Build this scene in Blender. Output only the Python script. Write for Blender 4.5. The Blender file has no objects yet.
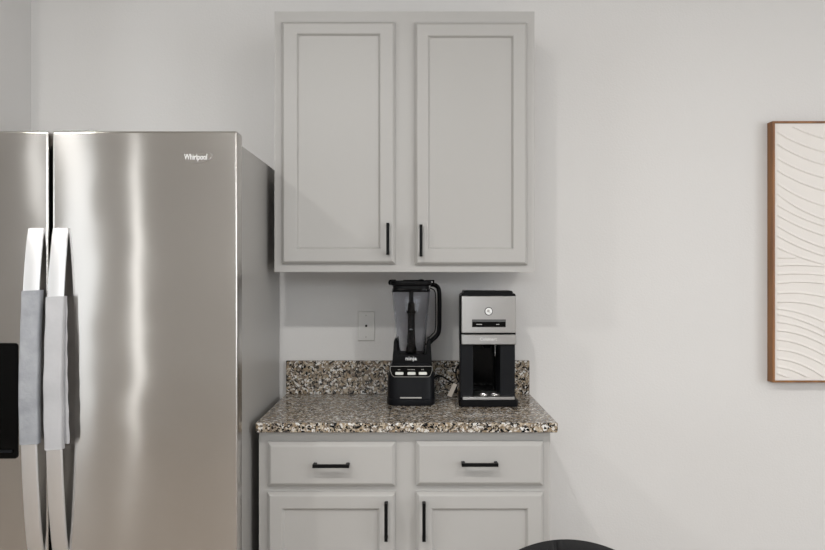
import bpy, bmesh, math, random
from mathutils import Vector, Matrix
S = bpy.context.scene
C = S.collection
random.seed(4)
PI = math.pi
F = 825.0            # focal length in pixels of the 825 px wide frame
CAMZ = 1.387

# ------------------------------------------------------------ camera, world, lights, exposure
cam_d = bpy.data.cameras.new('camera'); cam = bpy.data.objects.new('camera', cam_d); C.objects.link(cam)
cam_d.sensor_width = 36; cam_d.lens = 36.0; cam_d.clip_start = 0.05
cam.location = (0, 0, CAMZ); cam.rotation_euler = (PI/2, 0, 0)
cam_d.shift_x = 0.5/825; cam_d.shift_y = -3/825
S.camera = cam
S.view_settings.view_transform = 'Standard'; S.view_settings.look = 'None'
S.view_settings.gamma = 1; S.view_settings.use_curve_mapping = False
S.view_settings.exposure = -0.30
w = bpy.data.worlds.new('world'); S.world = w; w.use_nodes = True
w.node_tree.nodes['Background'].inputs[0].default_value = (0.80, 0.90, 1.0, 1)
w.node_tree.nodes['Background'].inputs[1].default_value = 1.2

def area(name, loc, aim, sx, sy, power, col=(1, 1, 1), shape='RECTANGLE', spread=PI):
    d = bpy.data.lights.new(name, 'AREA'); d.shape = shape; d.size = sx; d.size_y = sy
    d.energy = power; d.color = col; d.spread = spread
    o = bpy.data.objects.new(name, d); C.objects.link(o); o.location = loc
    o.rotation_euler = (Vector(aim) - Vector(loc)).to_track_quat('-Z', 'Z').to_euler()
    return o
RX0, RX1, RY0, RY1, RZ = -5.0, 4.6, -3.0, 3.22, 2.75
# daylight at the openings of the room and added fill lights, each set in a wall opening
area('daylight_high', (-3.52, RY0-0.05, 2.28), (-3.52, 0, 2.28), 0.16, 0.76, 1.0, (1.0, 0.97, 0.93))
area('daylight_patio', (-3.14, RY0-0.05, 1.33), (-3.14, 0, 1.33), 0.30, 2.6, 2.9, (1.0, 0.97, 0.93))
area('daylight_slit', (-2.60, RY0-0.05, 1.33), (-2.60, 0, 1.33), 0.07, 2.6, 2.5, (1.0, 0.98, 0.95))
area('fill_rear', (3.35, RY0-0.05, 1.35), (3.0, 0, 1.35), 2.1, 2.1, 30, (0.95, 0.985, 1.0))  # added fill, set right of what the fridge doors mirror
area('daylight_side', (RX1+0.05, -0.5, 1.55), (0, 0.1, 1.5), 2.6, 1.7, 105, (0.97, 0.98, 1.0))
area('fill_high_rear', (-0.50, RY0-0.05, 2.28), (-0.9, 3.2, 1.8), 1.9, 0.66, 58, (0.95, 0.985, 1.0))  # added high fill to lift the wall left of the cabinet
area('fill_left', (RX0-0.05, -0.6, 1.6), (0, 0.6, 1.6), 1.7, 1.5, 48, (0.95, 0.98, 1.0))  # added fill from the left to even out the back wall
# recessed ceiling lights
DOWN = [(-1.67, 1.05, 24), (-0.40, 0.92, 26), (1.20, 0.92, 25), (2.8, 0.9, 7), (-1.2, -1.6, 12), (1.8, -1.6, 8)]
for (x, y, p) in DOWN:
    area('ceiling_lamp_light', (x, y, RZ-0.03), (x, y, 0), 0.12, 0.12, p, (1.0, 0.98, 0.95), 'DISK')

# ------------------------------------------------------------ materials
def mat(name, col=(.5, .5, .5), rough=.5, metal=0, spec=.5, **kw):
    m = bpy.data.materials.new(name); m.use_nodes = True
    b = m.node_tree.nodes['Principled BSDF']
    b.inputs['Base Color'].default_value = (*col, 1); b.inputs['Roughness'].default_value = rough
    b.inputs['Metallic'].default_value = metal; b.inputs['Specular IOR Level'].default_value = spec
    for k, v in kw.items(): b.inputs[k.replace('_', ' ')].default_value = v
    return m
def nt(m): return m.node_tree, m.node_tree.nodes['Principled BSDF']
def add_noise_bump(m, scale, dist, stretch=(1, 1, 1), detail=3, strength=1.0):
    t, b = nt(m)
    tc = t.nodes.new('ShaderNodeTexCoord'); mp = t.nodes.new('ShaderNodeMapping')
    mp.inputs['Scale'].default_value = stretch
    n = t.nodes.new('ShaderNodeTexNoise'); n.inputs['Scale'].default_value = scale; n.inputs['Detail'].default_value = detail
    bp = t.nodes.new('ShaderNodeBump'); bp.inputs['Distance'].default_value = dist; bp.inputs['Strength'].default_value = strength
    t.links.new(tc.outputs['Object'], mp.inputs[0]); t.links.new(mp.outputs[0], n.inputs['Vector'])
    t.links.new(n.outputs[0], bp.inputs['Height']); t.links.new(bp.outputs[0], b.inputs['Normal'])
    return m
def color_noise(m, scale, c1, c2, stretch=(1, 1, 1), detail=4, lo=.35, hi=.65):
    t, b = nt(m)
    tc = t.nodes.new('ShaderNodeTexCoord'); mp = t.nodes.new('ShaderNodeMapping')
    mp.inputs['Scale'].default_value = stretch
    n = t.nodes.new('ShaderNodeTexNoise'); n.inputs['Scale'].default_value = scale; n.inputs['Detail'].default_value = detail
    r = t.nodes.new('ShaderNodeValToRGB')
    r.color_ramp.elements[0].position = lo; r.color_ramp.elements[0].color = (*c1, 1)
    r.color_ramp.elements[1].position = hi; r.color_ramp.elements[1].color = (*c2, 1)
    t.links.new(tc.outputs['Object'], mp.inputs[0]); t.links.new(mp.outputs[0], n.inputs['Vector'])
    t.links.new(n.outputs[0], r.inputs[0]); t.links.new(r.outputs[0], b.inputs['Base Color'])
    return m
M = {}
M['wall'] = add_noise_bump(mat('wall_paint', (.665, .652, .638), .75, spec=.25), 140, .0006)
M['ceiling'] = mat('ceiling_paint', (.80, .79, .77), .9, spec=.1)
M['floor'] = color_noise(mat('wood_floor', rough=.4), 3, (.29, .24, .20), (.41, .36, .31), (6, .6, 1))
M['trim'] = mat('white_trim', (.75, .75, .73), .4)
M['cab'] = add_noise_bump(mat('grey_cabinet_paint', (.405, .395, .38), .42, spec=.4), 60, .0002)
M['kick'] = mat('toe_kick_paint', (.25, .245, .235), .6)
M['blackmetal'] = mat('matte_black_metal', (.004, .004, .004), .45, spec=.1)
M['steelh'] = mat('handle_steel', (.76, .76, .765), .38, 1)
def steel(name, col, rough, an, bump=True):
    m = mat(name, col, rough, 1); t, b = nt(m)
    b.inputs['Anisotropic'].default_value = an; b.inputs['Anisotropic Rotation'].default_value = .25
    tg = t.nodes.new('ShaderNodeTangent'); tg.direction_type = 'RADIAL'; tg.axis = 'Z'
    t.links.new(tg.outputs[0], b.inputs['Tangent'])
    if bump: add_noise_bump(m, 1.0, .0016, (3.0, 3.0, 5.0), 1, 1.0)
    return m
M['steel'] = steel('brushed_stainless_steel', (.53, .51, .485), .145, 1.0)
M['steel2'] = steel('appliance_steel', (.50, .495, .49), .28, .7, False)
M['fbody'] = mat('fridge_side_paint', (.37, .36, .345), .38, .0, spec=.6)
M['gasket'] = mat('door_gasket_rubber', (.02, .02, .02), .7)
M['blackgloss'] = mat('black_gloss_plastic', (.002, .002, .002), .10, spec=.12)
M['black'] = mat('black_plastic', (.004, .004, .0045), .38, spec=.10)
M['black2'] = add_noise_bump(mat('dark_grey_plastic', (.007, .0075, .009), .42, spec=.14), 300, .0002)
M['chrome'] = mat('chrome', (.8, .8, .8), .1, 1)
M['lettering'] = mat('pale_lettering', (.75, .75, .74), .4)
M['greyletter'] = mat('silver_lettering', (.80, .80, .79), .35, .5)
M['button'] = mat('ivory_button', (.70, .70, .66), .4)
M['outline'] = mat('silver_outline', (.42, .41, .39), .35, .3)
M['outline2'] = mat('light_grey_print', (.70, .70, .69), .4)
M['bezel'] = mat('dark_metal_bezel', (.10, .10, .10), .35, .6)
M['clothA'] = add_noise_bump(color_noise(mat('grey_sleeve_cloth', rough=.95, spec=.1), 14, (.25, .26, .28), (.35, .36, .38)), 45, .003)
M['clothB'] = add_noise_bump(color_noise(mat('pale_sleeve_cloth', rough=.95, spec=.1), 9, (.40, .40, .412), (.46, .46, .472)), 30, .002)
M['plate'] = mat('outlet_plate_plastic', (.60, .59, .57), .4)
M['wood'] = color_noise(mat('walnut_frame', rough=.45), 9, (.155, .055, .011), (.27, .112, .026), (3, 3, .35))
M['canvas'] = add_noise_bump(mat('textured_plaster_canvas', (.75, .715, .68), .85, spec=.15), 300, .0006)
M['leather'] = add_noise_bump(mat('black_faux_leather', (.006, .006, .0065), .5, spec=.14), 260, .0003)
M['tag'] = mat('cream_paper_tag', (.74, .67, .58), .7)
M['jar'] = mat('smoked_clear_plastic', (.80, .81, .845), .05, IOR=1.22, Transmission_Weight=1.0)
def granite(name):
    m = mat(name, rough=.16, spec=.22); t, b = nt(m); L = t.links
    tc = t.nodes.new('ShaderNodeTexCoord')
    nz = t.nodes.new('ShaderNodeTexNoise'); nz.inputs['Scale'].default_value = 60; nz.inputs['Detail'].default_value = 2
    mx = t.nodes.new('ShaderNodeMix'); mx.data_type = 'VECTOR'; mx.inputs['Factor'].default_value = .018
    L.new(tc.outputs['Object'], nz.inputs['Vector']); L.new(tc.outputs['Object'], mx.inputs[4]); L.new(nz.outputs['Color'], mx.inputs[5])
    def cells(scale, stops):
        v = t.nodes.new('ShaderNodeTexVoronoi'); v.inputs['Scale'].default_value = scale
        L.new(mx.outputs[1], v.inputs['Vector'])
        sp = t.nodes.new('ShaderNodeSeparateColor'); L.new(v.outputs['Color'], sp.inputs[0])
        r = t.nodes.new('ShaderNodeValToRGB'); r.color_ramp.interpolation = 'CONSTANT'
        e = r.color_ramp.elements; e[0].position = stops[0][0]; e[0].color = (*stops[0][1], 1)
        e[1].position = stops[1][0]; e[1].color = (*stops[1][1], 1)
        for p, c in stops[2:]:
            k = e.new(p); k.color = (*c, 1)
        L.new(sp.outputs[0], r.inputs[0]); return r, sp
    a, _ = cells(115, [(0, (.008, .008, .009)), (.15, (.045, .04, .036)), (.28, (.17, .135, .105)), (.48, (.27, .205, .135)), (.70, (.41, .35, .27)), (.88, (.66, .65, .63))])
    c, sp = cells(210, [(0, (.010, .010, .010)), (.3, (.25, .21, .165)), (.72, (.58, .55, .51))])
    mm = t.nodes.new('ShaderNodeMix'); mm.data_type = 'RGBA'
    gt = t.nodes.new('ShaderNodeMath'); gt.operation = 'GREATER_THAN'; gt.inputs[1].default_value = .62
    L.new(sp.outputs[1], gt.inputs[0]); L.new(gt.outputs[0], mm.inputs[0]); L.new(a.outputs[0], mm.inputs[6]); L.new(c.outputs[0], mm.inputs[7])
    L.new(mm.outputs[2], b.inputs['Base Color'])
    return m
M['granite'] = granite('speckled_granite')

# ------------------------------------------------------------ helpers
W = {}
def thing(name, label, cat, loc, group=None):
    o = bpy.data.objects.new(name, None); C.objects.link(o); o.location = loc
    o.empty_display_size = .05
    o['label'] = label; o['category'] = cat
    if group: o['group'] = group
    W[o] = Vector(loc); return o
def obj(name, bm, m, parent=None, smooth=False, label=None, bevel=0, loc=None):
    """link a bmesh given in world coordinates as one mesh object"""
    base = W[parent] if parent is not None else Vector(loc or (0, 0, 0))
    bmesh.ops.recalc_face_normals(bm, faces=bm.faces)
    bmesh.ops.translate(bm, verts=bm.verts, vec=-base)
    me = bpy.data.meshes.new(name); bm.to_mesh(me); bm.free()
    me.materials.append(M[m] if isinstance(m, str) else m)
    o = bpy.data.objects.new(name, me); C.objects.link(o)
    if parent is not None: o.parent = parent
    else: o.location = base
    W[o] = base
    if smooth:
        for p in me.polygons: p.use_smooth = True
        try: me.set_sharp_from_angle(angle=math.radians(38))
        except Exception: pass
    if smooth:
        for p in me.polygons:
            if len(p.vertices) > 12: p.use_smooth = False
    if bevel:
        md = o.modifiers.new('bevel', 'BEVEL'); md.width = bevel; md.segments = 3; md.limit_method = 'ANGLE'
        md.angle_limit = math.radians(40)
    if label: o['label'] = label
    return o
def tag(o, label, cat, group=None):
    o['label'] = label; o['category'] = cat
    if group: o['group'] = group
    return o
def P(px, py, D):      # a point at distance D seen at that place of the frame
    return Vector(((px-412)*D/F, D, CAMZ-(py-272)*D/F))
def X(px, D): return (px-412)*D/F
def Z(py, D): return CAMZ-(py-272)*D/F
def box(bm, x0, x1, y0, y1, z0, z1):
    vs = [bm.verts.new((x, y, z)) for x in (x0, x1) for y in (y0, y1) for z in (z0, z1)]
    for f in ((0, 1, 3, 2), (4, 6, 7, 5), (0, 4, 5, 1), (2, 3, 7, 6), (0, 2, 6, 4), (1, 5, 7, 3)):
        bm.faces.new([vs[i] for i in f])
    return vs
def B(*a):
    bm = bmesh.new(); box(bm, *a); return bm
def loft(bm, rings, cap0=True, cap1=True, closed=True):
    R = [[bm.verts.new(p) for p in r] for r in rings]
    n = len(R[0])
    for a, b in zip(R, R[1:]):
        for i in range(n if closed else n-1):
            j = (i+1) % n
            bm.faces.new((a[i], a[j], b[j], b[i]))
    if cap0 and closed: bm.faces.new(R[0])
    if cap1 and closed: bm.faces.new(list(reversed(R[-1])))
    return R
def rrect(x0, x1, z0, z1, r, n=6):
    pts = []
    for cx, cz, a0 in ((x1-r, z1-r, 0), (x0+r, z1-r, PI/2), (x0+r, z0+r, PI), (x1-r, z0+r, 1.5*PI)):
        for i in range(n+1):
            a = a0+i*PI/2/n; pts.append((cx+r*math.cos(a), cz+r*math.sin(a)))
    return pts
def plate(bm, pts, y0, y1, ease=0):
    """front view outline pts (x,z) extruded from y0 (back) to y1 (front)"""
    cx = sum(p[0] for p in pts)/len(pts); cz = sum(p[1] for p in pts)/len(pts)
    s = -1 if y1 < y0 else 1
    rings = [[(x, y0, z) for x, z in pts]]
    if ease:
        w = max(p[0] for p in pts)-min(p[0] for p in pts); h = max(p[1] for p in pts)-min(p[1] for p in pts)
        kx, kz = 1-2*ease/w, 1-2*ease/h
        rings.append([(x, y1-s*ease, z) for x, z in pts])
        rings.append([(cx+(x-cx)*(1+kx)/2, y1-s*ease*.3, cz+(z-cz)*(1+kz)/2) for x, z in pts])
        rings.append([(cx+(x-cx)*kx, y1, cz+(z-cz)*kz) for x, z in pts])
    else: rings.append([(x, y1, z) for x, z in pts])
    loft(bm, rings)
def tube(bm, pts, r, n=10, flat=None):
    """round tube through points; flat=(rx,ry) gives an oval section (rx across, ry in depth)"""
    pts = [Vector(p) for p in pts]; rings = []
    for i, p in enumerate(pts):
        t = (pts[min(i+1, len(pts)-1)]-pts[max(i-1, 0)]).normalized()
        ref = Vector((0, 1, 0)) if abs(t.y) < .9 else Vector((1, 0, 0))
        a = t.cross(ref).normalized(); b = a.cross(t).normalized()
        rr = r[i] if isinstance(r, (list, tuple)) else r
        ra, rb = (flat if flat else (rr, rr))
        rings.append([p+a*ra*math.cos(2*PI*k/n)+b*rb*math.sin(2*PI*k/n) for k in range(n)])
    loft(bm, rings)
def smoothpath(ctrl, n=10):
    c = [Vector(p) for p in ctrl]; c = [2*c[0]-c[1]]+c+[2*c[-1]-c[-2]]; out = []
    for i in range(1, len(c)-2):
        for k in range(n):
            t = k/n; p0, p1, p2, p3 = c[i-1:i+3]
            out.append(.5*((2*p1)+(-p0+p2)*t+(2*p0-5*p1+4*p2-p3)*t*t+(-p0+3*p1-3*p2+p3)*t**3))
    out.append(c[-2]); return out
def cyl(bm, p0, p1, r0, r1=None, n=24):
    r1 = r0 if r1 is None else r1
    p0, p1 = Vector(p0), Vector(p1); t = (p1-p0).normalized()
    ref = Vector((0, 0, 1)) if abs(t.z) < .9 else Vector((1, 0, 0))
    a = t.cross(ref).normalized(); b = t.cross(a)
    loft(bm, [[p+a*r*math.cos(2*PI*k/n)+b*r*math.sin(2*PI*k/n) for k in range(n)] for p, r in ((p0, r0), (p1, r1))])
def sphere(bm, c, r, sy=1, sz=1):
    bmesh.ops.create_uvsphere(bm, u_segments=16, v_segments=10, radius=r, matrix=Matrix.Translation(c) @ Matrix.Diagonal((1, sy, sz, 1)))
def text(name, s, size, loc, m, parent, width=None, shear=0, depth=.0006):
    cu = bpy.data.curves.new(name, 'FONT'); cu.body = s; cu.size = size; cu.align_x = 'CENTER'; cu.align_y = 'CENTER'
    cu.extrude = depth; cu.shear = shear; cu.offset = size*.012
    o = bpy.data.objects.new(name, cu); C.objects.link(o)
    bpy.context.view_layer.update()
    me = bpy.data.meshes.new_from_object(o.evaluated_get(bpy.context.evaluated_depsgraph_get()))
    bpy.data.objects.remove(o)
    me.transform(Matrix.Rotation(PI/2, 4, 'X'))
    if width:
        xs = [v.co.x for v in me.vertices]; k = width/(max(xs)-min(xs)); me.transform(Matrix.Diagonal((k, 1, 1, 1)))
    me.materials.clear(); me.materials.append(M[m])
    t = bpy.data.objects.new(name, me); C.objects.link(t); t.parent = parent; t.location = Vector(loc)-W[parent]
    W[t] = Vector(loc); return t
def struct(name, bm, m, **k):
    o = obj(name, bm, m, **k); o['kind'] = 'structure'; return o

# ------------------------------------------------------------ room shell
T = .12
struct('floor', B(RX0-T, RX1+T, RY0-T, RY1+T, -.1, 0), 'floor')
struct('ceiling', B(RX0-T, RX1+T, RY0-T, RY1+T, RZ, RZ+.1), 'ceiling')
struct('wall_back', B(RX0-T, RX1+T, RY1, RY1+T, 0, RZ), 'wall')
XL = X(31, RY1)
struct('wall_left', B(XL-T, XL, 2.88, RY1, 0, RZ), 'wall')
def wall_openings(name, along_x, c0, a0, a1, holes):
    """wall with rectangular openings: strips between and above/below them"""
    bm = bmesh.new(); cur = a0
    def seg(u0, u1, z0, z1):
        if u1-u0 < 1e-4 or z1-z0 < 1e-4: return
        if along_x: box(bm, u0, u1, c0-T, c0, z0, z1)
        else: box(bm, c0, c0+T, u0, u1, z0, z1)
    for (u0, u1, z0, z1) in sorted(holes):
        seg(cur, u0, 0, RZ); seg(u0, u1, 0, z0); seg(u0, u1, z1, RZ); cur = u1
    seg(cur, a1, 0, RZ)
    return struct(name, bm, 'wall')
rear = [(-3.62, -3.42, 1.88, 2.68), (-3.32, -2.96, .02, 2.65), (-2.655, -2.545, .02, 2.65), (-1.5, .5, 1.93, 2.63), (2.3, 4.4, .3, 2.4)]  # last two openings are added for the fill lights
left = [(-1.5, .3, .8, 2.4)]  # opening added for the left fill light
side = [(-1.8, .8, .7, 2.4)]
wall_openings('wall_rear', True, RY0, RX0-T, RX1+T, rear)
wall_openings('wall_far_left', False, RX0-T, RY0, RY1, left)
wall_openings('wall_right', False, RX1, RY0, RY1, side)
k = 1
for (u0, u1, z0, z1) in rear+side+left:
    bm = bmesh.new(); f = min(.03, (u1-u0)*.18)
    for (p0, p1, q0, q1) in ((u0, u0+f, z0, z1), (u1-f, u1, z0, z1), (u0, u1, z0, z0+f), (u0, u1, z1-f, z1)):
        if (u0, u1, z0, z1) in rear: box(bm, p0, p1, RY0-.02, RY0+.015, q0, q1)
        elif (u0, u1, z0, z1) in left: box(bm, RX0-.02, RX0+.015, p0, p1, q0, q1)
        else: box(bm, RX1-.015, RX1+.02, p0, p1, q0, q1)
    struct('window_%d' % k, bm, 'trim'); k += 1  # frames both the inferred windows and the added fill openings
struct('baseboard_right', B(.47, RX1, 3.206, 3.2199, 0, .1), 'trim', bevel=.003)
for i, (x, y, p) in enumerate(DOWN):
    bm = bmesh.new(); n = 32
    rings = [[(x+r*math.cos(2*PI*q/n), y+r*math.sin(2*PI*q/n), z) for q in range(n)] for r, z in ((.085, RZ-.001), (.1, RZ-.001), (.1, RZ-.012), (.085, RZ-.012), (.085, RZ-.001))]
    loft(bm, rings, False, False)
    struct('trim_%d' % (i+1), bm, 'trim')

# ------------------------------------------------------------ cabinets
def ringrect(x0, x1, z0, z1, l, r, b, t, y):
    return [(x0+l, y, z0+b), (x1-r, y, z0+b), (x1-r, y, z1-t), (x0+l, y, z1-t)]
def panel_door(x0, x1, z0, z1, yb, yf, inset=None, bev=.011):
    """slab with bevelled edge; inset=(l,r,b,t) adds the recessed centre panel"""
    bm = bmesh.new()
    q = lambda l, y: ringrect(x0, x1, z0, z1, l, l, l, l, y)
    d = -1
    rings = [q(0, yb), q(0, yf+.011), q(.0015, yf+.0085), q(bev*.75, yf+.0012), q(bev, yf)]
    if inset:
        l, r, b, t = inset
        for g, y in ((0, yf), (.0025, yf+.001), (.006, yf+.0065), (.0085, yf+.0095), (.010, yf+.0095)):
            rings.append(ringrect(x0, x1, z0, z1, l+g, r+g, b+g, t+g, y))
    loft(bm, rings)
    return bm
def bar_pull(bm, c, length, vertical, yf, w=.0105):
    cx, cz = c; h = length/2
    if vertical: box(bm, cx-w/2, cx+w/2, yf-.034, yf-.024, cz-h, cz+h)
    else: box(bm, cx-h, cx+h, yf-.034, yf-.024, cz-w/2, cz+w/2)
    for s in (-1, 1):
        px, pz = (cx, cz+s*(h-.006)) if vertical else (cx+s*(h-.006), cz)
        box(bm, px-.0052, px+.0052, yf-.026, yf, pz-.0052, pz+.0052)

# wall cabinet
D = 2.90; DF = 2.881
ux0, ux1, uz0, uz1 = X(274.5, D), X(534.5, D), Z(272, D), Z(11.5, D)
uc = thing('wall_cabinet', 'grey painted two-door wall cabinet hung above the granite counter', 'cabinet', ((ux0+ux1)/2, D, uz0))
bm = bmesh.new(); box(bm, ux0+.006, ux1-.006, D+.019, RY1-.001, uz0+.012, uz1)
obj('body', bm, 'cab', uc)
bm = bmesh.new(); m0, m1 = X(392, D), X(418, D)
for a in ((ux0, ux0+.045, uz0, uz1), (ux1-.045, ux1, uz0, uz1), (m0, m1, uz0, uz1), (ux0+.045, m0, uz0, uz0+.045), (m1, ux1-.045, uz0, uz0+.045), (ux0+.045, m0, uz1-.045, uz1), (m1, ux1-.045, uz1-.045, uz1)):
    box(bm, a[0], a[1], D, D+.019, a[2], a[3])
obj('face_frame', bm, 'cab', uc)
for (pa, pb, pt, pbm, iL, iR, iT, iB, hx, h0, h1) in (
        (281.5, 395.3, 21.8, 264, 296.2, 380.8, 33, 249.5, 387.8, 222.8, 254.8),
        (414.6, 527.2, 22.6, 265, 427.4, 514, 35, 249.5, 421.0, 224.4, 256.4)):
    E = DF+.010; x0, x1, z1, z0 = X(pa, E), X(pb, E), Z(pt, E), Z(pbm, E)
    dr = obj('door', panel_door(x0, x1, z0, z1, D-.0005, DF, (X(iL, DF)-x0, x1-X(iR, DF), Z(iB, DF)-z0, z1-Z(iT, DF))), 'cab', uc)
    bm = bmesh.new(); bar_pull(bm, (X(hx, DF-.03), (Z(h0, DF-.03)+Z(h1, DF-.03))/2), Z(h0, DF-.03)-Z(h1, DF-.03), True, DF)
    obj('handle', bm, 'blackmetal', dr, bevel=.001, label='matte black bar handle')
# base cabinet
D = 2.62; DF = 2.60
bx0, bx1 = X(259, D), X(550.2, D); bz1 = .8825
bc = thing('base_cabinet', 'grey painted base cabinet with two drawers over two doors beside the refrigerator', 'cabinet', ((bx0+bx1)/2, D, 0))
bm = bmesh.new(); box(bm, bx0+.004, bx1-.004, D+.019, RY1-.001, .10, bz1)
obj('body', bm, 'cab', bc)
obj('toe_kick', B(bx0+.01, bx1-.01, D+.075, D+.095, .0005, .10), 'kick', bc)
bm = bmesh.new(); m0, m1 = X(392, D), X(419, D)
zz = [.10, .145, Z(496, D), Z(481, D), Z(446, D), bz1]
for a in ((bx0, bx0+.045, .10, bz1), (bx1-.045, bx1, .10, bz1), (m0, m1, .10, bz1)):
    box(bm, a[0], a[1], D, D+.019, a[2], a[3])
for (za, zb) in ((zz[0], zz[1]), (zz[2], zz[3]), (zz[4], zz[5])):
    box(bm, bx0+.045, m0, D, D+.019, za, zb); box(bm, m1, bx1-.045, D, D+.019, za, zb)
obj('face_frame', bm, 'cab', bc)
for (pa, pb, pt, pbm, hx0, hx1, hy, side_) in ((267.6, 395.6, 441.8, 486.2, 312.4, 349.2, 466.2, -1), (416, 543.4, 441.2, 485.4, 461.6, 498.4, 465, 1)):
    dr = obj('drawer', panel_door(X(pa, DF+.01), X(pb, DF+.01), Z(pbm, DF+.01), Z(pt, DF+.01), D-.0005, DF, None, .013), 'cab', bc)
    d2 = DF-.03; bm = bmesh.new(); bar_pull(bm, ((X(hx0, d2)+X(hx1, d2))/2, Z(hy, d2)), X(hx1, d2)-X(hx0, d2), False, DF)
    obj('handle', bm, 'blackmetal', dr, bevel=.001, label='matte black bar handle')
for (pa, pb, iL, iR, hx) in ((267.3, 395.4, 281.5, 380, 386), (416, 543.4, 431, 528.5, 424)):
    x0, x1, z1, z0 = X(pa, DF+.01), X(pb, DF+.01), Z(492, DF+.01), .125
    dr = obj('door', panel_door(x0, x1, z0, z1, D-.0005, DF, (X(iL, DF)-x0, x1-X(iR, DF), .05, z1-Z(508, DF))), 'cab', bc)
    d2 = DF-.03; bm = bmesh.new(); bar_pull(bm, (X(hx, d2), (Z(503.6, d2)+Z(541.6, d2))/2), Z(503.6, d2)-Z(541.6, d2), True, DF)
    obj('handle', bm, 'blackmetal', dr, bevel=.001, label='matte black bar handle')

# ------------------------------------------------------------ granite
cx0, cx1 = X(255.5, 2.585), X(558, 2.585)
o = obj('countertop', B(cx0, cx1, 2.585, 3.2195, .8835, .914), 'granite', bevel=.003, loc=((cx0+cx1)/2, 2.9, .8835))
tag(o, 'speckled granite countertop slab on the grey base cabinet', 'countertop')
o = obj('backsplash', B(X(286, 3.197), X(529.6, 3.197), 3.197, 3.2195, .9142, 1.043), 'granite', bevel=.002, loc=(0, 3.197, .9142))
tag(o, 'low speckled granite backsplash strip standing against the wall behind the counter', 'backsplash')

# ------------------------------------------------------------ refrigerator
FD = 2.375
fx0, fx1 = -1.424, -.5138
fr = thing('refrigerator', 'stainless steel side-by-side refrigerator with black ice dispenser in left door', 'refrigerator', ((fx0+fx1)/2, 2.8, 0))
obj('body', B(fx0, fx1, 2.45, 3.195, .02, 1.770), 'fbody', fr, bevel=.004)
obj('gasket', B(fx0+.012, fx1-.012, 2.4385, 2.4498, .06, 1.766), 'gasket', fr)
obj('kick_grille', B(fx0+.02, fx1-.02, 2.44, 2.4495, .005, .055), 'black', fr)
for sx in (fx0+.09, fx1-.09):
    bm = bmesh.new(); plate(bm, [(sx-.05, 1.7702), (sx+.05, 1.7702), (sx+.045, 1.785), (sx-.045, 1.785)], 2.56, 2.46)
    obj('hinge_cover', bm, 'black2', fr, bevel=.002)
dz0, dz1 = .06, Z(131, FD)
def fdoor(x0, x1):
    bm = bmesh.new(); r = .006; cr = .006
    n = 5
    rings = [[(x, 2.438, z) for x, z in rrect(x0, x1, dz0, dz1, cr)]]
    for i in range(n+1):
        a = i*PI/2/n; g = r*(1-math.cos(a)); y = FD+r*(1-math.sin(a))
        rings.append([(x, y, z) for x, z in rrect(x0+g, x1-g, dz0+g, dz1-g, max(cr-g, .0004))])
    loft(bm, rings); return bm
gapL, gapR = X(48.6, FD), X(52.2, FD)
dL = obj('door', fdoor(fx0-.004, gapL), 'steel', fr, smooth=True, label='left door with black dispenser')
dR = obj('door', fdoor(gapR, X(237.4, FD)), 'steel', fr, smooth=True, label='right door with maker lettering')
HZ0, HZ1 = Z(553, FD), Z(228.5, FD)
def bow(z):
    t = (z-HZ0)/(HZ1-HZ0); t = min(max(t, 0), 1)
    return FD-.010-.050*(math.sin(PI*t)**.72)
def handle(xc, parent):
    bm = bmesh.new(); rings = []; N = 40; hw = .0228; th = .013
    zs = [HZ0+(HZ1-HZ0)*i/N for i in range(N+1)]
    for z in zs:
        y = bow(z); prof = [(-hw, y+.004), (-hw+.003, y+.0005), (-hw*.4, y-.0008), (hw*.4, y-.0008), (hw-.003, y+.0005), (hw, y+.004), (hw-.002, y+th), (-hw+.002, y+th)]
        rings.append([(xc+a, b, z) for a, b in prof])
    loft(bm, rings)
    h = obj('handle', bm, 'steelh', parent, smooth=True, label='bowed bright steel handle')
    for z in (HZ0+.014, HZ1-.014):
        bm = bmesh.new(); box(bm, xc-.017, xc+.017, bow(z)+.004, FD-.0002, z-.013, z+.013)
        obj('bracket', bm, 'steelh', h, bevel=.002)
    return h
xl, xr = X(37.2, FD), X(61.7, FD)
handle(xl, dL); handle(xr, dR)
# dispenser
px1 = X(18.4, FD); pz0, pz1 = Z(458.5, FD), Z(343, FD); px0 = px1-.215
bm = bmesh.new(); plate(bm, rrect(px0, px1, pz0, pz1, .010), FD+.0005, FD-.004, .0015)
dp = obj('dispenser', bm, 'blackgloss', dL, smooth=True, label='black glossy ice and water dispenser')
bm = bmesh.new(); plate(bm, rrect(px0+.012, px1-.014, Z(452, FD), Z(449.6, FD), .001), FD-.0035, FD-.010)
obj('drip_ledge', bm, 'black2', dp)
bm = bmesh.new(); plate(bm, rrect((px0+px1)/2-.03, (px0+px1)/2+.03, pz0+.06, pz0+.15, .012), FD-.0035, FD-.012, .002)
obj('paddle', bm, 'black2', dp, smooth=True)
bm = bmesh.new(); plate(bm, rrect((px0+px1)/2+.035, (px0+px1)/2+.052, pz1-.162, pz1-.1595, .001), FD-.0035, FD-.0045)
obj('mark_or_glint', bm, 'lettering', dp)  # pale bar modelled in place of a small glint on the gloss
# maker's lettering with a swoosh ring
lx, lz = (X(182.5, FD)+X(213.5, FD))/2, Z(157.2, FD)
text('lettering', 'Whirlpool', .0235, (lx-.006, FD-.0012, lz), 'outline2', dR, width=.066)
bm = bmesh.new(); pts = []
for i in range(33):
    a = PI*1.12+i/32*PI*1.42; pts.append((lx+.006+.036*math.cos(a), FD-.0014, lz-.001+.0145*math.sin(a)+.006*math.cos(a)))
tube(bm, pts, [.0002+.0011*math.sin(PI*i/32) for i in range(33)], 6)
obj('swoosh', bm, 'chrome', dR, smooth=True)

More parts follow.
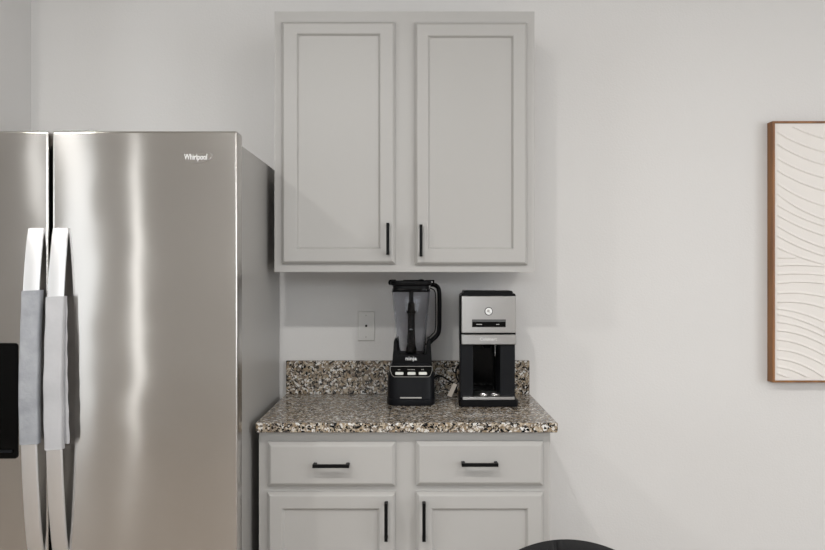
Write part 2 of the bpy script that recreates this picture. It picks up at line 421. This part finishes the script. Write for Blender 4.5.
# cloth sleeves around the handles
def sleeve(name, label, xc, z0, z1, hw, m, lean, seed, ext=0):
    rnd = random.Random(seed); ph = [rnd.uniform(0, 6) for _ in range(6)]
    loc = (xc, bow((z0+z1)/2), z0)
    bm = bmesh.new(); N = 44; rings = []; inner = []
    for i in range(N+1):
        z = z0+(z1-z0)*i/N; y = bow(z); w1 = .0006*math.sin(z*21+ph[0])+.0004*math.sin(z*57+ph[1]); w2 = .0005*math.sin(z*33+ph[2])
        edge = .0015*math.cos(z*52+ph[3])
        zt = (.004*math.sin(ph[4]) if i in (0, N) else 0)
        pr = [(x_, y_) for x_, y_ in rrect(-hw+w1, hw+w2, y-.0065+edge*.4, y+.0215, .006, 4)]
        rings.append([(xc+lean*(i/N)+a, b, z+(a*.05 if i in (0, N) else 0)) for a, b in pr])
        pi = [(x_, y_) for x_, y_ in rrect(-hw+.0022+w1, hw-.0022+w2, y-.0042+edge*.4, y+.0195, .005, 4)]
        inner.append([(xc+lean*(i/N)+a, b, z+(a*.05 if i in (0, N) else 0)) for a, b in pi])
    A = [[bm.verts.new(p) for p in r] for r in rings]; Bv = [[bm.verts.new(p) for p in r] for r in inner]; n = len(A[0])
    for V in (A, Bv):
        for a, b in zip(V, V[1:]):
            for k_ in range(n): bm.faces.new((a[k_], a[(k_+1) % n], b[(k_+1) % n], b[k_]))
    for e in (0, N):
        for k_ in range(n): bm.faces.new((A[e][k_], A[e][(k_+1) % n], Bv[e][(k_+1) % n], Bv[e][k_]))
    if ext:   # loose overlap edge of the wrap at the back right
        rr = []
        for i in range(N+1):
            z = z0+.014+(z1-z0-.02)*i/N; y = bow(z); out = ext*(1-i/N)**.8
            rr.append([(xc+hw-.004, y+.018, z), (xc+hw+.001+out*.55, y+.012, z), (xc+hw+.0012+out+.0008*math.sin(z*90), y+.019, z), (xc+hw-.002, y+.0225, z)])
        loft(bm, rr)
    o = obj(name, bm, m, smooth=True, loc=loc)
    tag(o, label, 'handle cover'); return o
sleeve('handle_cover', 'grey mottled cloth cover wrapped around the left refrigerator handle', xl+.0025, Z(443.5, 2.33), Z(290.5, 2.33), .0268, 'clothA', .001, 3)
sleeve('handle_cover', 'paler cloth cover wrapped around the right refrigerator handle with loose edge', xr+.0005, Z(449, 2.33), Z(296.5, 2.33), .0258, 'clothB', .001, 8, .011)

# ------------------------------------------------------------ blender
BD = 2.912
bX = X(411.1, BD)
bl = thing('countertop_blender', 'black countertop blender with smoked clear jar on the granite counter', 'blender', (bX, 3.0, .9142))
def sect(cx, cy, hx, hy, z, e=5.0, n=40):
    out = []
    for k_ in range(n):
        a = 2*PI*(k_+.5)/n; c, s = math.cos(a), math.sin(a)
        out.append((cx+hx*math.copysign(abs(c)**(2/e), c), cy+hy*math.copysign(abs(s)**(2/e), s), z))
    return out
zA = .9142; zp = Z(366, BD)
rings = [sect(bX, 3.005, 0.0845, .092, zA), sect(bX, 3.005, 0.0868, .0945, zA+.006), sect(bX, 3.005, 0.0865, .0940, zA+.022), sect(bX, 3.007, 0.0853, .0920, zA+.024),
         sect(bX, 3.009, 0.0840, .0900, Z(378, BD)), sect(bX, 3.010, .0770, .0880, Z(368, BD)), sect(bX, 3.012, .0745, .0855, zp), sect(bX, 3.012, .0715, .082, zp+.004)]
bm = bmesh.new(); loft(bm, rings); base = obj('motor_base', bm, 'black2', bl, smooth=True)
bm = bmesh.new(); ps = [(X(a, 2.915), Z(b, 2.915)) for a, b in ((391.4, 366.3), (431.2, 366.3), (432.2, 367.2), (432.2, 370.5), (430.6, 375), (428.4, 376.8), (394.2, 376.8), (392, 375), (390.2, 370.5), (390.2, 367.2))]
plate(bm, ps, 2.935, 2.9135); cp = obj('control_panel', bm, 'blackgloss', bl)
bm = bmesh.new(); lp = [Vector((x, 2.9130, z)) for x, z in ps]; tube(bm, lp+[lp[0]], .0009, 6)
obj('panel_rim', bm, 'outline', cp, smooth=True, label='thin silver rim')
for cxp in (399.3, 411.5, 422.8):
    bm = bmesh.new(); plate(bm, rrect(X(cxp-4.1, 2.91), X(cxp+4.1, 2.91), Z(375.0, 2.91), Z(372.1, 2.91), .0035), 2.9140, 2.9105, .0008)
    obj('button', bm, 'button', cp, smooth=True, label='ivory oval button')
for cxp, wd in ((399.3, 3.0), (411.5, 7.5), (422.8, 3.0)):
    bm = bmesh.new()
    n = int(wd/1.5)
    for q in range(n):
        x0 = X(cxp-wd/2+q*1.5, 2.913); box(bm, x0, x0+.0032, 2.9128, 2.9136, Z(370.0, 2.913), Z(369.3, 2.913))
    obj('marking', bm, 'outline', cp)
bm = bmesh.new(); plate(bm, rrect(X(400, 2.911), X(421.6, 2.911), Z(398.5, 2.911), Z(397.3, 2.911), .0015), 2.9165, 2.9125)
obj('trim_bar', bm, 'outline', base, label='silver trim line')
# collar the jar locks into: low front with raised sides
cD = 2.945
def q_(a, b): return (X(a, cD), Z(b, cD))
outl = [q_(*p) for p in ((392.0, 366.2), (432.0, 366.2), (431.6, 357), (430.6, 341.5), (428.8, 338.5), (427.3, 341), (426.4, 350), (425.2, 354.8), (399.0, 354.8), (397.6, 350), (396.8, 342), (395.4, 338.5), (393.8, 341.5), (392.6, 357))]
bm = bmesh.new(); plate(bm, outl, 3.075, cD); col_ = obj('jar_collar', bm, 'black', bl, bevel=.002)
text('lettering', 'ninja', .0185, (X(411, cD), cD-.0010, Z(358.6, cD)), 'lettering', col_, width=X(416.6, cD)-X(405.5, cD))
# jar
JD = 3.005; jX = X(411, JD)
def jr(py): return Z(py, JD)
prof = [(355, .046), (352, .0505), (346, .053), (335, .0555), (320, .0600), (305, .0650), (292, .0690), (288.5, .0695)]
bm = bmesh.new(); R1 = [sect(jX, JD, r, r*.95, jr(p), 4.2) for p, r in prof]; R2 = [sect(jX, JD, r-.0028, r*.95-.0028, jr(p)+(.003 if i == 0 else 0), 4.2) for i, (p, r) in enumerate(prof)]
loft(bm, R1+R2[::-1], True, True)
jar = obj('jar', bm, 'jar', bl, smooth=True, label='smoked clear plastic jar')
for i in range(7):
    bm = bmesh.new(); z = jr(345-7*i); box(bm, jX-.036, jX-.028+(.006 if i % 2 else 0), JD-.0585-.0012*i, JD-.0580-.0012*i, z-.0005, z+.0005)
    obj('measuring_mark', bm, 'outline', jar)
# blade column
bm = bmesh.new(); n = 16
rings = []
for p, r in ((353, .018), (349, .020), (345, .0155), (334, .0135), (323, .0130), (322, .0128), (313.6, .0128), (313.2, .0165), (311, .0165), (310.6, .0125), (303, .0120), (302.4, .0085), (289, .0080)):
    rings.append([(jX+.001+r*math.cos(2*PI*k_/n), JD+r*math.sin(2*PI*k_/n), jr(p)) for k_ in range(n)])
loft(bm, rings); bcn = obj('blade_column', bm, 'black', jar, smooth=True)
for p, a in ((344, .3), (330, 1.5), (312.5, .2)):
    bm = bmesh.new(); rr = .034 if p > 320 else .019
    for s in (0, PI):
        v = Vector((math.cos(a+s), math.sin(a+s), 0)); nrm = Vector((-v.y, v.x, 0)); c = Vector((jX+.001, JD, jr(p)))
        pts = [c+v*.008-nrm*.007, c+v*rr-nrm*.001+Vector((0, 0, .006)), c+v*rr+nrm*.003+Vector((0, 0, .006)), c+v*.008+nrm*.007]
        loft(bm, [pts, [q+Vector((0, 0, .0015)) for q in pts]])
    obj('blade', bm, 'steel2' if p > 320 else 'black', bcn)
# lid
bm = bmesh.new()
loft(bm, [sect(jX, JD, .0700, .068, jr(291.6), 4.2), sect(jX, JD, .0705, .069, jr(290.8), 4.2), sect(jX, JD, .0660, .064, jr(289.8), 4.2), sect(jX, JD, .0655, .064, jr(285.6), 4.2), sect(jX, JD, .0740, .071, jr(284.9), 4.2),
          sect(jX, JD, .0765, .073, jr(283), 4.2), sect(jX, JD, .0755, .072, jr(281.3), 4.2), sect(jX, JD, .070, .066, jr(280.6), 4.2)])
lid = obj('lid', bm, 'black', bl, smooth=True)
bm = bmesh.new(); loft(bm, [sect(X(392.5, 3.0), 2.99, .0130, .022, jr(284.8), 3), sect(X(392.2, 3.0), 2.99, .0150, .024, jr(282.5), 3), sect(X(392.6, 3.0), 2.99, .0130, .022, jr(280.0), 3), sect(X(393, 3.0), 2.99, .009, .018, jr(279.4), 3)])
obj('spout_cap', bm, 'black', lid, smooth=True)
bm = bmesh.new(); loft(bm, [sect(jX+.01, JD, .040, .030, jr(280.7), 3), sect(jX+.01, JD, .038, .028, jr(279.8), 3)])
sphere(bm, (X(421.2, 3.0), 3.0, jr(280.6)), .012, 1, .45)
obj('lid_lock', bm, 'blackgloss', lid, smooth=True)
bm = bmesh.new(); cyl(bm, (X(425, 2.99), 2.99, jr(282.6)), (X(434.4, 2.99), 2.99, jr(282.2)), .0095, .0085)
obj('hinge', bm, 'black', lid, smooth=True, bevel=.002)
bm = bmesh.new(); sphere(bm, (X(431.8, 2.975), 2.979, jr(281.9)), .0042); obj('highlight_dot', bm, 'chrome', lid, smooth=True)  # bright dot modelled in place of the highlight on the hinge
# jar handle
ctrl = [P(a, b, JD) for a, b in ((430.5, 284.5), (435.2, 285.2), (438.6, 289), (439.4, 297), (439.4, 315), (439.0, 330), (436.6, 335.8), (431, 341), (426.8, 345.5))]
bm = bmesh.new(); tube(bm, smoothpath(ctrl, 6), .008, 12, (.0080, .0130)); hd = obj('handle', bm, 'black', jar, smooth=True, label='black loop handle')
ctrl = [P(a, b, JD) for a, b in ((430, 288), (434.6, 291), (435.6, 300), (435.4, 328), (432, 334.5), (427.5, 338.5))]
bm = bmesh.new(); tube(bm, smoothpath(ctrl, 6), .003, 8, (.0022, .009)); obj('handle_grip', bm, 'black2', hd, smooth=True)
wp = [(X(a, JD), Z(b, JD)) for a, b in ((429.3, 289), (434.4, 291), (435.3, 300), (435.2, 327), (432, 334), (426.5, 340), (427.4, 325), (428.4, 305))]
bm = bmesh.new(); plate(bm, wp, JD+.002, JD-.002); obj('handle_web', bm, 'jar', hd, label='clear plastic web')
# cord and tag
ctrl = [Vector((bX+.074, 3.06, .985)), P(437, 376, 3.08), P(442, 376.5, 3.09), P(447, 379.2, 3.10), P(451.5, 382.2, 3.10), P(455.2, 384.2, 3.10), P(456.4, 388, 3.12), P(454.5, 392, 3.15)]
bm = bmesh.new(); tube(bm, smoothpath(ctrl, 6), .0032, 8); cord = obj('cord', bm, 'black', bl, smooth=True)
bm = bmesh.new(); pts = [P(*p) for p in ((453.6, 382.9, 3.095), (457.1, 384.7, 3.095), (451.4, 397.2, 3.075), (447.2, 395.4, 3.075))]
loft(bm, [pts, [p+Vector((0, .0012, 0)) for p in pts]]); tg_ = obj('tag', bm, 'tag', cord, label='cream paper tag on the cord')

# ------------------------------------------------------------ coffee maker
KD = 2.905
kx0, kx1 = X(459.9, KD), X(516.3, KD); kxc = (kx0+kx1)/2
km = thing('coffee_maker', 'black and stainless steel coffee maker standing right of the blender', 'coffee maker', (kxc, 3.02, .9142))
kz_top = Z(295.6, KD); zc = Z(344.5, KD); kb = Z(398.8, KD-.015)
bm = bmesh.new()
vv = box(bm, kx0, kx1, KD+.012, 3.13, zc, kz_top)            # head
for v in vv:
    if v.co.y > 3: v.co.x += .009 if v.co.x < kxc else -.004
box(bm, kx0+.010, kx1-.006, 3.05, 3.129, kb-.004, zc)           # back column
obj('body', bm, 'black', km, bevel=.003)
for a, b in ((460.3, 473.2), (500.0, 515.2)):
    x0, x1 = X(a, KD+.01), X(b, KD+.01)
    bm = bmesh.new(); vv = box(bm, x0, x1, KD+.012, 3.05, kb-.004, zc)
    for v in vv:
        if v.co.y > 3: v.co.x += .007 if x0 < kxc else -.003
    obj('side_column', bm, 'black2', km, bevel=.003)
bm = bmesh.new(); box(bm, X(474, 3.0), X(499, 3.0), 3.043, 3.0499, kb, zc-.002); obj('brew_recess', bm, 'blackgloss', km)
bm = bmesh.new(); plate(bm, rrect(X(461.4, KD), X(515.9, KD), Z(333.0, KD), Z(296.0, KD), .004), KD+.013, KD, .002)
fp = obj('front_panel', bm, 'steel2', km, smooth=True, label='brushed steel upper panel')
bm = bmesh.new(); plate(bm, rrect(X(461.4, KD), X(516.2, KD), Z(344.6, KD), Z(334.6, KD), .003), KD+.013, KD-.002, .002)
fs = obj('brew_head_band', bm, 'steel2', km, smooth=True, label='brushed steel lower band')
text('lettering', 'Cuisinart', .0150, (X(488.2, KD), KD-.0030, Z(339.2, KD)), 'outline2', fs, width=X(497, KD)-X(479.8, KD))
bm = bmesh.new(); plate(bm, rrect(X(472.0, KD), X(505.8, KD), Z(327.2, KD), Z(319.4, KD), .001), KD+.001, KD-.0012)
ds = obj('display', bm, 'bezel', fp)
bm = bmesh.new(); plate(bm, rrect(X(472.3, KD), X(505.5, KD), Z(326.8, KD), Z(321.8, KD), .001), KD+.001, KD-.0020)
ds2 = obj('display_glass', bm, 'blackgloss', ds)
for a, b in ((476.4, 482), (496, 499.4)):
    bm = bmesh.new(); box(bm, X(a, KD), X(b, KD), KD-.0026, KD-.0016, Z(324.7, KD), Z(324.0, KD))
    obj('mark_or_glint', bm, 'outline', ds2)
bm = bmesh.new(); ec = Vector((X(488.7, KD), KD, Z(311.3, KD)))
cyl(bm, ec+Vector((0, .001, 0)), ec+Vector((0, -.003, 0)), .0125, .0118, 32); em = obj('emblem', bm, 'greyletter', fp, smooth=True, label='round bright emblem button')
bm = bmesh.new(); tube(bm, [ec+Vector((.0135*math.cos(2*PI*i/32), -.0008, .0135*math.sin(2*PI*i/32))) for i in range(33)], .0013, 6)
obj('emblem_ring', bm, 'bezel', em, smooth=True)
bm = bmesh.new(); n = 24
cyl(bm, ec+Vector((-.0015, -.0028, .0012)), ec+Vector((-.0015, -.0034, .0012)), .0048, .0048, 20)
tube(bm, [ec+Vector((.001, -.0031, -.001)), ec+Vector((.0062, -.0031, -.0072))], .0011, 6)
obj('emblem_mark', bm, 'outline', em)
# lid
bm = bmesh.new(); lidp = [(X(a, KD+.02), Z(b, KD+.02)) for a, b in ((461.2, 296), (461.6, 293.6), (463.2, 293.2), (464, 290.6), (512.0, 290.8), (513, 293.2), (515, 293.8), (515.6, 296))]
plate(bm, lidp, 3.02, KD+.012); obj('lid', bm, 'black', km, bevel=.0015)
# nozzle
for a in (495.2, 498.3):
    bm = bmesh.new(); cyl(bm, (X(a, 2.99), 2.99, zc-.0001), (X(a, 2.99), 2.99, Z(356, 2.99)), .0022, .0018, 12)
    obj('spout', bm, 'chrome', km, smooth=True)
bm = bmesh.new(); cyl(bm, (X(487, 3.0), 2.99, zc), (X(487, 3.0), 2.99, zc-.018), .022, .014); obj('brew_outlet', bm, 'black', km, smooth=True)
# tray and foot
bm = bmesh.new(); fo = [(kx0+.006, 3.12), (kx0-.004, 2.90), (kx0+.002, 2.888), (kx1-.0005, 2.888), (kx1+.006, 2.90), (kx1-.002, 3.12)]
loft(bm, [[(x, y, .9142) for x, y in fo], [(x, y, kb-.004) for x, y in fo]]); obj('foot', bm, 'black', km, bevel=.002)
bm = bmesh.new(); tr = [(X(462.6, 2.9), 2.893), (X(514.4, 2.9), 2.893), (X(512.0, 3.0), 3.04), (X(465.0, 3.0), 3.04)]
loft(bm, [[(x, y, kb-.0042) for x, y in tr], [(x, y, kb+.006) for x, y in tr]]); ty = obj('drip_tray', bm, 'steel2', km, bevel=.001, label='brushed steel drip tray')
bm = bmesh.new()
for cxp in (482.5, 494):
    c = Vector((X(cxp, 2.93), 2.915, kb+.0085))
    tube(bm, [c+Vector((.016*math.cos(2*PI*i/24), .018*math.sin(2*PI*i/24), .003)) for i in range(25)], .0036, 8)
obj('tray_rings', bm, 'steel2', ty, smooth=True)
# its cord
ctrl = [Vector((kx0+.004, 3.12, Z(362, 3.12))), P(459.5, 364, 3.13), P(456.4, 369, 3.14), P(456.2, 376, 3.15), P(459.5, 383, 3.14), P(463, 387, 3.13)]
bm = bmesh.new(); tube(bm, smoothpath(ctrl, 6), .0028, 8); obj('cord', bm, 'black', km, smooth=True)

# ------------------------------------------------------------ wall socket plate
OD = 3.214
op = thing('wall_jack_plate', 'off-white wall plate with a single round jack between counter and wall cabinet', 'wall plate', (X(366, OD), 3.2199, Z(326, OD)))
bm = bmesh.new(); plate(bm, rrect(X(357.8, OD), X(374.9, OD), Z(341, OD), Z(311.2, OD), .002), 3.2199, 3.2135, .003)
pl = obj('plate', bm, 'plate', op, smooth=True)
bm = bmesh.new(); c = Vector((X(366.2, OD), 3.2138, Z(325.8, OD))); cyl(bm, c, c-Vector((0, .007, 0)), .0046, .0042, 16)
obj('jack', bm, 'blackmetal', op, smooth=True, label='dark round jack')
for yy in (315.4, 337):
    bm = bmesh.new(); c = Vector((X(366, OD), 3.2138, Z(yy, OD))); cyl(bm, c, c-Vector((0, .0012, 0)), .0032, .003, 12)
    obj('screw', bm, 'outline', op, smooth=True)

# ------------------------------------------------------------ wall art
AD = 3.172
ax0 = X(772.6, AD); az1 = Z(121, AD); az0 = Z(382.6, AD); ax1 = ax0+.76
fw = .0095
art = thing('framed_canvas', 'cream textured canvas with carved curved lines in a brown wood frame', 'wall art', ((ax0+ax1)/2, 3.2199, az0))
bm = bmesh.new()
for a in ((ax0, ax0+fw, az0, az1), (ax1-fw, ax1, az0, az1), (ax0+fw, ax1-fw, az0, az0+.007), (ax0+fw, ax1-fw, az1-.007, az1)):
    box(bm, a[0], a[1], AD, 3.2198, a[2], a[3])
obj('frame', bm, 'wood', art, bevel=.001)
ex0, ex1, ez0, ez1 = ax0+fw+.0006, ax1-fw-.0006, az0+.0075, az1-.0075
def relief(x, z):
    """long carved ridges: falling curves in the upper part, arching ones in the lower"""
    u = x-ex0; v = ez1-z          # metres from the left edge and from the top
    u0 = u*F/AD                   # spacing measured in the same step as the curve tables
    h = 0
    for (v0, k1, k2, L) in UP:
        c = v0+k1*(1-math.exp(-u/k2))+ .10*max(0, u-.2)
        d = v-c
        if abs(d) < .012 and v < VS+.52*u+.03: h += ridge(d)
    for (v0, s1, s2) in LO:
        c = v0-s1*u+s2*u*u/(1+.9*u)
        d = v-c
        if abs(d) < .012 and not (v0 < 139*px and u > .085): h += ridge(d)
    return min(h, .0065)
def ridge(d):
    # a thin raised lip with a steep lower side
    if d < 0: return .0046*max(0, 1+d/.0095)**1.6
    return .0052*max(0, 1-d/.0035)
VS = .50
px = AD/F
UP = [(a*px, b, c, 0) for a, b, c in ((-9, .30*.46, .17), (7, .135, .20), (19, .14, .20), (33, .13, .19), (45, .14, .20), (58, .15, .19), (68, .17, .19), (80, .17, .26), (90, .17, .27), (101, .18, .27), (111, .17, .28), (123, .15, .30))]
LO = [(a*px, b, c) for a, b, c in ((135, .05, .42), (143, .08, .55), (152, .12, .75), (161, .17, 1.0), (171, .14, 1.2), (180, .16, 1.6), (186, -.02, 1.5), (191, -.12, 1.3), (199, -.05, 1.5), (208, .03, 1.9), (217, 0, 1.9), (227, .02, 2.0), (236, 0, 2.3), (244, -.05, 2.4), (250, -.25, 2.4))]
bm = bmesh.new()
nx1, nx2, nz = 64, 60, 520
xs = [ex0+.24*i/nx1 for i in range(nx1)]+[ex0+.24+(ex1-ex0-.24)*i/nx2 for i in range(nx2+1)]
grid = []
for x in xs:
    col_v = []
    for j in range(nz+1):
        z = ez0+(ez1-ez0)*j/nz
        e = min(x-ex0, z-ez0, ez1-z, ex1-x)
        h = relief(x, z) if e > .012 else 0
        col_v.append(bm.verts.new((x, AD+.0085-h, z)))
    grid.append(col_v)
for a, b in zip(grid, grid[1:]):
    for j in range(nz): bm.faces.new((a[j], b[j], b[j+1], a[j+1]))
# closed back
bk = [bm.verts.new(p) for p in ((ex0, AD+.035, ez0), (ex1, AD+.035, ez0), (ex1, AD+.035, ez1), (ex0, AD+.035, ez1))]
bm.faces.new(bk)
bm.faces.new(grid[0]+[bk[3], bk[0]]); bm.faces.new(grid[-1]+[bk[2], bk[1]])
bm.faces.new([c[0] for c in grid]+[bk[1], bk[0]]); bm.faces.new([c[-1] for c in grid]+[bk[2], bk[3]])
cv = obj('canvas', bm, 'canvas', art, smooth=True)

# ------------------------------------------------------------ dining chair
chX, chD, chTop = X(565.6, 1.62), 1.62, Z(539.3, 1.62)
ch = thing('dining_chair', 'black faux leather chair with rounded backrest in front of the base cabinet', 'chair', (chX, chD-.2, 0))
def shell(thick_in, thick_out):
    bm = bmesh.new(); NU, NV = 150, 20; hw = .245; zb = .44
    def pt(u, v, s):
        # u -1..1 across, v 0..1 up; s = 0 inner, 1 outer
        dx = hw*math.sin(u*1.35)/math.sin(1.35); top = chTop-.262+math.sqrt(max(0, .262**2-dx**2*.99))
        z = zb+(top-zb)*v
        ed = (1-abs(u)**8)**.5*(1-v**14)**.5
        th = .024*ed
        lean = .05*v
        x = chX+hw*math.sin(u*1.35)/math.sin(1.35); y = chD-.01-.17*(1-math.cos(u*1.2))+lean-.04
        n = Vector((math.sin(u*.9)*.8, math.cos(u*.9), 0))
        q = Vector((x, y, z))+n*(th if s else -th)
        if not s and v < .999: q += n*.011*math.exp(-((u+.04+.25*(1-v))/.016)**2)
        return q
    for s in (0, 1):
        g = [[bm.verts.new(pt(-1+2*i/NU, j/NV, s)) for j in range(NV+1)] for i in range(NU+1)]
        for a, b in zip(g, g[1:]):
            for j in range(NV): bm.faces.new((a[j], b[j], b[j+1], a[j+1]))
    bmesh.ops.remove_doubles(bm, verts=bm.verts, dist=.0006)
    bmesh.ops.holes_fill(bm, edges=[e for e in bm.edges if e.is_boundary], sides=0)
    return bm
obj('backrest', shell(0, 0), 'leather', ch, smooth=True)
bm = bmesh.new()
loft(bm, [sect(chX, chD-.235, .215, .205, .415, 3.2), sect(chX, chD-.235, .235, .225, .425, 3.2), sect(chX, chD-.235, .24, .23, .455, 3.2), sect(chX, chD-.235, .23, .22, .48, 3.2), sect(chX, chD-.235, .19, .18, .49, 3.2)])
obj('seat', bm, 'leather', ch, smooth=True)
for sx in (-1, 1):
    for sy in (-1, 1):
        bm = bmesh.new(); tube(bm, [(chX+sx*.17, chD-.235+sy*.16, .418), (chX+sx*.225, chD-.235+sy*.215, .0)], [.015, .010], 12)
        obj('leg', bm, 'blackmetal', ch, smooth=True)
